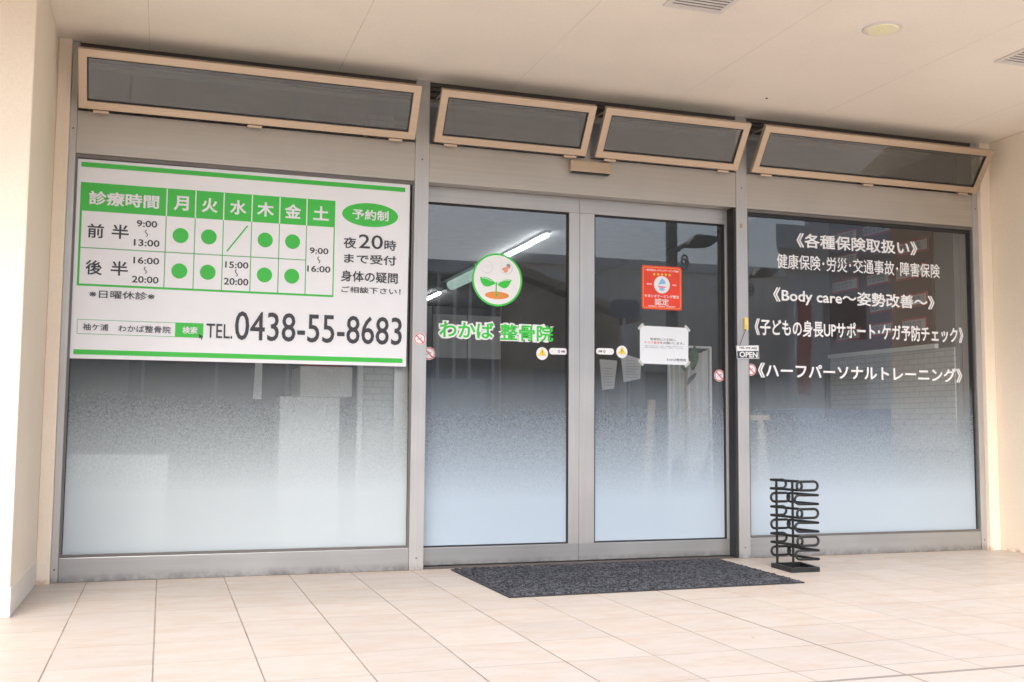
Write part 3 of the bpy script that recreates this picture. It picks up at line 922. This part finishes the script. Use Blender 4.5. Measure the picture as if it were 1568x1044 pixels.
# ------------------------------------------------------------ umbrella stand
us = thing('umbrella_stand', 'black steel umbrella stand of stacked oval loops on the tiles', 'umbrella stand', (3.13, -.47, 0))
BQ = [(3.044, -.365), (3.024, -.585), (3.192, -.585), (3.225, -.365)]
def rim_slab(pts, k, z0, z1):
    c_ = Vector((sum(p[0] for p in pts) / 4, sum(p[1] for p in pts) / 4))
    inn = [tuple(c_ + (Vector(p) - c_) * k) for p in pts]
    n = 4
    vs = [(x, y, z0) for x, y in pts] + [(x, y, z1) for x, y in pts] + [(x, y, z1) for x, y in inn] + [(x, y, z0 + .004) for x, y in inn]
    fs = [(3, 2, 1, 0)] + [(i, (i + 1) % n, (i + 1) % n + 4, i + 4) for i in range(4)] + [(4 + i, 4 + (i + 1) % 4, 8 + (i + 1) % 4, 8 + i) for i in range(4)] + [(8 + i, 8 + (i + 1) % 4, 12 + (i + 1) % 4, 12 + i) for i in range(4)] + [(12, 13, 14, 15)]
    return MB().add(vs, fs)
rim_slab(BQ, .84, 0, .024).build('base_tray', MT['black'], us, bevel=.002)
PA = (3.070, -.385); PB = (3.108, -.475)
for px, py in (PA, PB):
    MB().cyl(px, py, .010, .452, .0065, 12).build('post', MT['black'], us, smooth=False)
def loop(p, q, z, h, name='loop'):
    """upright oval of bar: straight top and bottom runs from p to q, round ends"""
    p, q = Vector(p), Vector(q)
    d = (q - p); L_ = d.length; d /= L_
    r_ = h / 2
    pts = []
    for i in range(9):
        a_ = R(-90 + 180 * i / 8)
        s_ = L_ - r_ + r_ * math.cos(a_)
        pts.append((p.x + d.x * s_, p.y + d.y * s_, z + r_ + r_ * math.sin(a_)))
    for i in range(9):
        a_ = R(90 + 180 * i / 8)
        s_ = r_ + r_ * math.cos(a_)
        pts.append((p.x + d.x * s_, p.y + d.y * s_, z + r_ + r_ * math.sin(a_)))
    MB().tube(pts, .0066, 8, closed=True).build(name, MT['black'], us, smooth=True)
def bent_loop(c_, e1, e2, z, h):
    """one closed wire folded round the corner c_: both arms end in an upright half circle"""
    r_ = h / 2
    def arm(e, flip):
        d = (Vector(e) - Vector(c_)); L_ = d.length; d /= L_
        out = []
        for i in range(9):
            a_ = R(90 - 180 * i / 8)
            s_ = L_ - r_ + r_ * math.cos(a_)
            out.append((c_[0] + d.x * s_, c_[1] + d.y * s_, z + r_ + r_ * math.sin(a_)))
        return out if not flip else out[::-1]
    pts = [(c_[0], c_[1], z + h)] + arm(e1, False) + [(c_[0], c_[1], z)] + arm(e2, True)
    MB().tube(pts, .0066, 8, closed=True).build('loop', MT['black'], us, smooth=True)
BL = Vector((3.046, -.37)); FRc = Vector((3.190, -.578))
BC = Vector((3.158, -.37)); FC = Vector((3.078, -.578))
hz = .0445
for lv in range(6):
    z = .4105 - lv * .0695
    if lv % 2 == 0:
        bent_loop(BL, FC + Vector((.018, .0)), BC + Vector((-.02, 0)), z, hz)
        loop(FC + Vector((-.012, 0)), FRc, z, hz)
    else:
        loop(BL, BC, z, hz)
        bent_loop(FRc, BC + Vector((-.012, 0)), FC + Vector((-.01, .02)), z, hz)

# ------------------------------------------------------------ soffit fittings
def vent(x0, y0, x1, y1, label):
    t = thing('ceiling_vent', label, 'vent', ((x0 + x1) / 2, (y0 + y1) / 2, H), 'square louvred vents in the soffit')
    f = MB()
    for a_, b_, c_, d_ in ((x0, x1, y0, y0 + .022), (x0, x1, y1 - .022, y1), (x0, x0 + .022, y0 + .022, y1 - .022), (x1 - .022, x1, y0 + .022, y1 - .022)):
        f.box(a_, b_, c_, d_, H - .007, H - .0005)
    f.build('frame', MT['ventwhite'], t)
    MB().box(x0 + .022, x1 - .022, y0 + .022, y1 - .022, H - .0018, H - .0006).build('duct', MT['ventdark'], t)
    n = 9
    for i in range(n):
        yy = y0 + .03 + (y1 - y0 - .06) * i / (n - 1)
        MB().box(x0 + .0225, x1 - .0225, yy - .007, yy + .007, H - .006, H - .003).build('slat', MT['ventwhite'], t)
vent(1.962, -1.575, 2.238, -1.300, 'louvred white vent cut by the top edge, left of the downlight')
vent(3.790, -1.495, 4.065, -1.220, 'louvred white vent at the right edge, right of the downlight')
dl = thing('downlight', 'round cream unlit downlight set flush in the soffit', 'light', (3.010, -1.388, H))
def disc_h(x, y, z0, z1, r, n=40, r2=None):
    return MB().cyl(x, y, z0, z1, r, n, r2)
disc_h(3.010, -1.388, H - .006, H - .0005, .082, 40, .088).build('trim_ring', MT['ventwhite'], dl)
disc_h(3.010, -1.388, H - .010, H - .0055, .066, 40, .072).build('diffuser', MT['lampcream'], dl, bevel=.002)
MB().cyl(3.010, -1.388, H - .0135, H - .0102, .018, 20).build('centre_boss', MT['lampcream'], dl)
sh = MB().cyl(3.066, -.344, H - .004, H - .0005, .006, 12)
tag(sh.build('screw_head', MT['black']), 'tiny black screw head in the soffit above the right door', 'screw')

# ------------------------------------------------------------ things inside, seen through the glass
def tube_light(y0, y1, mat, label, x=3.27, wdt=.022):
    t = thing('ceiling_light', label, 'light', (x, (y0 + y1) / 2, 2.5), 'fluorescent lights along the clinic ceiling')
    MB().box(x - wdt * 1.2, x + wdt * 1.2, y0 - .02, y1 + .02, 2.478, 2.4995).build('housing', MT['in_white'], t)
    MB().tube([(x, y0, 2.455), (x, y1, 2.455)], wdt * .62, 10).build('tube', mat, t, smooth=True)
tube_light(3.62, 4.05, MT['tube'], 'short lit end tube of the nearest fluorescent strip', 3.26)
tube_light(4.10, 5.35, MT['tube'], 'lit fluorescent tube emerging behind the round logo', 3.27)
tube_light(5.7, 7.1, MT['tubedim'], 'greenish lamp cover with an added faint glow left of the round logo', 3.30, .11)
tube_light(8.0, 9.3, MT['tube'], 'farthest lit fluorescent tube near the left door edge', 3.38)

cb_ = thing('display_cabinet', 'white pedestal cabinet with red-edged top behind the timetable window', 'cabinet', (.8, .7, 0))
MB().box(.600, .925, .60, .90, 0, .878).build('pedestal', MT['in_white'], cb_, bevel=.003)
MB().box(.700, .985, .56, .95, .8785, 1.044).build('top_box', MT['in_white'], cb_, bevel=.004)
MB().box(.72, .93, .559, .70, 1.0445, 1.056).build('red_edge', MT['redplate'], cb_)
for x in (.675, .855):
    for k in range(4):
        MB().cyl(x, .598, .74 + .028 * k, .744 + .028 * k, .004, 8).build('peg_hole', MT['black'], cb_)
bw = MB().box(1.040, 1.192, .55, .66, 0, 2.48).box(1.192, 1.36, .62, .66, 0, 2.48)
tag(bw.build('brick_pier', MT['brick']), 'white painted brick pier behind the right end of the left window', 'pier')
MB_ = MB().box(1.010, 1.037, .52, .56, 0, 2.4)
tag(MB_.build('door_frame', MT['in_white']), 'pale upright frame strip beside the white brick pier', 'frame')
lc = thing('low_cabinet', 'low white cabinet close behind the left end of the frosted window', 'cabinet', (-.2, .3, 0))
MB().box(-.42, .030, .09, .42, 0, .555).build('carcass', MT['in_white'], lc, bevel=.004)
MB().box(-.425, .035, .08, .43, .5555, .575).build('top', MT['in_white'], lc, bevel=.003)
pn = MB().poly([(.455, .86), (.50, .86), (.50, 1.25), (.47, 1.25)], .585, .60)
tag(pn.build('leaning_panel', MT['in_white']), 'narrow pale panel edge left of the display cabinet', 'panel')
scn = thing('reflection_panel', 'pale panels added inside behind the left sliding door for a grey reflection', 'screen', (2.06, 2., 0))  # panels added to stand in for a grey reflection in the glass
for i in range(4):
    x0 = 1.80 + i * .128
    MB().box(x0, x0 + .124, 2. + .01 * (i % 2), 2.02 + .01 * (i % 2), 1.21, 1.52).build('panel', MT['ventdim'], scn)
MB().box(1.80, 1.815, 2.02, 2.04, 0, 1.6).box(2.30, 2.315, 2.02, 2.04, 0, 1.6).build('frame', MT['in_wall'], scn)
cu = thing('white_curtain', 'white hanging curtain behind the right sliding door', 'curtain', (3.3, 1., 0))
vs = []; fs = []
NC = 40
for k in range(NC + 1):
    x = 3.155 + .29 * k / NC
    y = 1.0 + .018 * math.sin(k * 1.3) + .01 * math.sin(k * .5)
    sl = -.035 * (k / NC)
    vs += [(x, y, .45 + .1 * math.sin(k * .2)), (x + sl * .0, y, 1.13 + .12 * (k / NC))]
for k in range(NC):
    fs.append((2 * k, 2 * k + 2, 2 * k + 3, 2 * k + 1))
cl_ = MB().add(vs, fs).build('cloth', MT['in_white'], cu)
md = cl_.modifiers.new('solid', 'SOLIDIFY'); md.thickness = .004
MB().tube([(3.13, 1.0, 1.26), (3.46, 1.0, 1.26)], .008, 8).build('rail', MT['in_white'], cu)
MB().box(3.14, 3.155, .99, 1.01, 0, 1.26).box(3.445, 3.46, .99, 1.01, 0, 1.26).build('stand', MT['in_white'], cu)
plt = thing('potted_plant', 'potted plant with long glossy leaves behind the right door', 'plant', (3.22, .9, 0))
MB().cyl(3.22, .9, 0, .28, .09, 20, .12).build('pot', MT['concrete'], plt)
MB().cyl(3.22, .9, .2, 1.10, .012, 10, .008).build('stem', MT['wood'], plt)
def blade(ax, az, ay, L_, wd, lean):
    vs = []; fs = []
    n = 8
    for i in range(n + 1):
        s = i / n
        w_ = wd * math.sin(math.pi * min(.98, s * .92 + .05))
        cx2 = ax + lean * L_ * s; cz2 = az + L_ * s * (1 - .5 * abs(lean) * s)
        vs += [(cx2 - w_, ay + .01 * s, cz2), (cx2, ay + .02, cz2 + .002), (cx2 + w_, ay + .01 * s, cz2)]
    for i in range(n):
        b = 3 * i
        fs += [(b, b + 1, b + 4, b + 3), (b + 1, b + 2, b + 5, b + 4)]
    return MB().add(vs, fs)
for ax, az, L_, wd, ln in ((3.27, 1.10, .17, .036, .12), (3.22, 1.08, .14, .024, -.3), (3.23, 1.0, .12, .02, .6)):
    blade(ax, az, .9, L_, wd, ln).build('leaf', MT['leaf'], plt, smooth=True)
for i, (q, lb) in enumerate((([(2.672, .963), (2.754, .973), (2.777, 1.155), (2.653, 1.160)], 'grey printed sheet hung inside the right door, lower of two'),
                             ([(2.823, 1.016), (2.939, 1.040), (2.949, 1.168), (2.800, 1.206)], 'grey printed sheet hung inside the right door, below the taped notice'))):
    t = thing('wall_poster', lb, 'poster', (q[0][0], 1., q[0][1]), 'printed sheets inside the right door')
    MB().poly(q, .998, 1.0).build('sheet', MT['plate'], t)
    g = MB()
    for k in range(7):
        z = q[0][1] + .03 + .018 * k
        g.box(q[0][0] + .012, q[1][0] - .012 - .02 * (k % 3 == 2), .9965, .9975, z, z + .004)
    g.build('print_lines', MT['greyprint'], t)
    MB().box(q[0][0] + .03, q[0][0] + .05, 1.001, 1.02, 0, q[2][1] - .02).build('stand', MT['black'], t)
ws = MB().poly([(2.83, 0.0), (2.87, 0.0), (2.945, .9), (2.895, .9)], .78, .80)
tag(ws.build('wooden_lath', MT['wood']), 'pale wooden lath leaning inside behind the right door', 'lath')

# notice board on the inner side wall behind the right window
nb = thing('notice_board', 'dark board of red-rimmed plates on the side wall behind the right window', 'notice board', (4.70, .9, 1.27))
BX = 4.6995
MB().box(BX - .02, BX, .30, 1.40, 1.275, 2.30).build('board', MT['board'], nb)
random.seed(11)
for r_i in range(5):
    for c_i in range(3):
        if (r_i, c_i) in ((1, 2), (3, 1)):
            continue
        w_ = random.choice((.28, .24, .30))
        y0_ = .34 + c_i * .355 + random.uniform(-.02, .02); z0 = 1.36 + r_i * .18 + random.uniform(-.012, .012)
        if y0_ + w_ > 1.38:
            w_ = 1.38 - y0_
        MB().box(BX - .026, BX - .0202, y0_, y0_ + w_, z0, z0 + .088).build('plate_rim', MT['redplate'], nb)
        MB().box(BX - .029, BX - .0262, y0_ + .010, y0_ + w_ - .010, z0 + .012, z0 + .076).build('plate', MT['plate'], nb)
        for k in range(int((w_ - .03) / .046)):
            yk = y0_ + w_ - .022 - k * .046
            g = MB().ring([(0, 0), (1, 0), (1, 1), (0, 1)], [(.3, .25), (.75, .25), (.75, .75), (.3, .75)], 0, 1)
            g.v = [(BX - .031 + .0016 * y, yk - .032 * x, z0 + .024 + .040 * z) for x, y, z in g.v]
            g.build('character', MT['greyprint'], nb)
MB().box(BX - .03, BX, .28, 1.42, 1.245, 1.2745).build('ledge', MT['concrete'], nb)
bk = MB().box(4.690, 4.6995, .13, 1.42, .6, 1.244)
tag(bk.build('brick_dado', MT['brick']), 'white painted brick wall strip below the notice board', 'wall')
bd = thing('treatment_couch', 'blue treatment couch behind the frosted right window', 'couch', (4.2, .9, 0))
MB().box(3.97, 4.66, .75, 1.25, .70, .86).build('cushion', MT['blue'], bd, bevel=.03)
for x in (4.03, 4.58):
    for y in (.80, 1.18):
        MB().box(x - .02, x + .02, y - .02, y + .02, 0, .72).build('leg', MT['black'], bd)
cv = MB().box(3.95, 4.68, .73, .745, .25, .86)
tag(cv.build('blue_cover', MT['blue']), 'blue cloth cover hung over the front of the couch', 'cover')
wsd = thing('display_stand', 'pale T-shaped display stand behind the film at the left of the right window', 'stand', (3.45, .35, 0))
MB().poly([(3.40, 0), (3.56, 0), (3.455, .80), (3.425, .80)], .36, .375).build('upright', MT['wood'], wsd)
MB().box(3.24, 3.50, .355, .38, .775, .805).build('crossbar', MT['wood'], wsd)

# ------------------------------------------------------------ across the street (seen mirrored in the glass)
bA = thing('shop_building', 'dark low shop with pale upright columns across the street', 'building', (4.5, -20, 0))
MB().box(-9, 7.9, -28, -19.85, -.1, 4.55).build('wall', MT['charcoal'], bA)
MB().box(-9.2, 8.15, -28.2, -19.55, 4.551, 4.85).build('roof', MT['concrete'], bA)
for x in [-8.5 + 1.6 * k for k in range(8)] + [6.0, 6.38, 6.8, 7.2, 7.82]:
    MB().box(x, x + .07, -19.845, -19.78, 0, 4.55).build('column', MT['palewall'], bA)
for x in (-7, -3.8, -.6, 2.6):
    MB().box(x, x + 1.4, -19.845, -19.80, .4, 2.6).build('window', MT['glassdark'], bA)
MB().box(5.6, 7.6, -19.845, -19.6, .2, 1.9).build('shutter', MT['concrete'], bA)
bB = thing('warehouse', 'pale grey clad warehouse standing behind the street lamps', 'building', (18, -30, 0))
def prism(fp, z0, z1):
    n = len(fp)
    a_ = sum(fp[i][0] * fp[(i + 1) % n][1] - fp[(i + 1) % n][0] * fp[i][1] for i in range(n))
    fp = fp if a_ > 0 else fp[::-1]
    return MB().add([(x, y, z0) for x, y in fp] + [(x, y, z1) for x, y in fp], [tuple(range(n - 1, -1, -1)), tuple(range(n, 2 * n))] + [(i, (i + 1) % n, (i + 1) % n + n, i + n) for i in range(n)])
prism([(11.7, -29.9), (24, -29.9), (26, -42), (16.5, -42)], -.1, 6.6).build('wall', MT['palewall'], bB)
prism([(11.6, -29.7), (24.2, -29.7), (26.2, -42.2), (16.5, -42.2)], 6.601, 6.95).build('parapet', MT['concrete'], bB)
for k in range(24):
    MB().box(11.9 + .5 * k, 11.94 + .5 * k, -29.895, -29.86, 0, 6.6).build('rib', MT['palewall'], bB)
for k in range(3):
    MB().box(13.5 + 3.4 * k, 15.1 + 3.4 * k, -29.895, -29.85, 1.2, 2.8).build('window', MT['glassdark'], bB)
bC = thing('house', 'brown sloping-roofed house before the pale warehouse', 'building', (11, -27, 0))
MB().poly(ccw([(8.2, -.1), (14.2, -.1), (14.2, 4.3), (10.2, 5.6), (8.2, 5.0)]), -28.9, -26.2).build('wall', MT['brownroof'], bC)
MB().poly(ccw([(9.7, 5.9), (10.2, 6.05), (14.9, 4.45), (14.9, 4.25), (10.2, 5.75), (9.7, 5.7)]), -29.1, -26.0).build('roof', MT['brownroof'], bC)
MB().box(11.2, 12.4, -26.195, -26.15, 1.2, 2.6).build('window', MT['glassdark'], bC)
bD = thing('concrete_building', 'grey concrete building with stepped overhanging eaves across the street', 'building', (19, -20, 0))
prism([(16.45, -19.9), (27, -19.9), (30, -30), (24, -30)], -.1, 5.15).build('wall', MT['concrete'], bD)
prism([(16.1, -19.6), (27.3, -19.6), (30, -30.3), (24, -30.3)], 5.151, 5.65).build('eave', MT['concrete'], bD)
prism([(15.65, -19.2), (27.6, -19.2), (30, -30.6), (24, -30.6)], 5.651, 6.3).build('eave', MT['concrete'], bD)
prism([(16.9, -19.7), (27, -19.7), (30, -30), (24.5, -30)], 6.301, 7.2).build('parapet', MT['concrete'], bD)
for k in range(4):
    MB().box(17.6 + 2.4 * k, 19 + 2.4 * k, -19.895, -19.85, 1.0, 2.4).build('window', MT['glassdark'], bD)
    MB().box(17.6 + 2.4 * k, 19 + 2.4 * k, -19.895, -19.85, 3.3, 4.5).build('window', MT['glassdark'], bD)

def street_lamp(x, y, label):
    t = thing('street_lamp', label, 'street lamp', (x, y, -.02), 'dark street lamps with scroll brackets')
    MB().cyl(x, y, -.02, 5.6, .11, 16, .105).build('pole', MT['darkpole'], t)
    MB().tube([(x + .08, y, 3.98), (x + .28, y, 4.12)], .045, 8).build('arm', MT['darkpole'], t)
    MB().poly(ccw([(x + .27, 4.10), (x + .46, 4.30), (x + .94, 4.29), (x + .96, 4.25), (x + .74, 4.09), (x + .34, 4.07)]), y - .13, y + .13).build('lamp_head', MT['darkpole'], t, bevel=.01)
    pts = []
    for i in range(28):
        a_ = i * .42; rr = .17 - .0052 * i
        pts.append((x + .26 + rr * math.cos(a_ + 3.6) * .55, y, 3.80 + rr * math.sin(a_ + 3.6)))
    MB().tube(pts, .018, 6).build('scroll', MT['darkpole'], t, smooth=True)
    return t
l1 = street_lamp(8.785, -11.8, 'dark street lamp with scroll bracket nearest the porch, mirrored in the right door')
def copy_tree(o):
    c = o.copy(); COL.objects.link(c)
    for ch in o.children:
        d = ch.copy(); COL.objects.link(d); d.parent = c
    return c
l2 = copy_tree(l1)
l2.location = (17.9, -24.8 + 0, -.02); l2.scale = (1.35, 1.35, 1.40)
l2['label'] = 'more distant street lamp beside the grey concrete building'
fl = thing('banner_flag', 'red upright banner flag on a pole by the road', 'flag', (8.67, -7.8, -.02))
MB().tube([(8.67, -7.8, -.02), (8.67, -7.8, 2.75)], .014, 8).build('pole', MT['in_white'], fl)
vs = []; fs = []
for j in range(15):
    for i in range(7):
        vs.append((8.69 + .04 * i, -7.8 + .03 * math.sin(i * 1.1 + j * .4), 2.62 - .1 * j + .012 * math.sin(i)))
for j in range(14):
    for i in range(6):
        b = j * 7 + i
        fs.append((b, b + 7, b + 8, b + 1))
fc = MB().add(vs, fs).build('cloth', MT['flag'], fl, smooth=True)
md = fc.modifiers.new('solid', 'SOLIDIFY'); md.thickness = .003
MB().cyl(8.67, -7.8, -.02, .12, .16, 20, .13).build('foot', MT['in_white'], fl)
bs = thing('roadside_sign', 'blue rounded roadside sign on a post across the road', 'sign', (11.06, -19, -.02))
MB().poly(rrect(10.66, 3.50, 11.46, 3.98, .16), -18.86, -18.82).build('panel', MT['blue'], bs)
MB().cyl(11.06, -18.9, -.02, 3.95, .04, 12).build('post', MT['in_white'], bs)
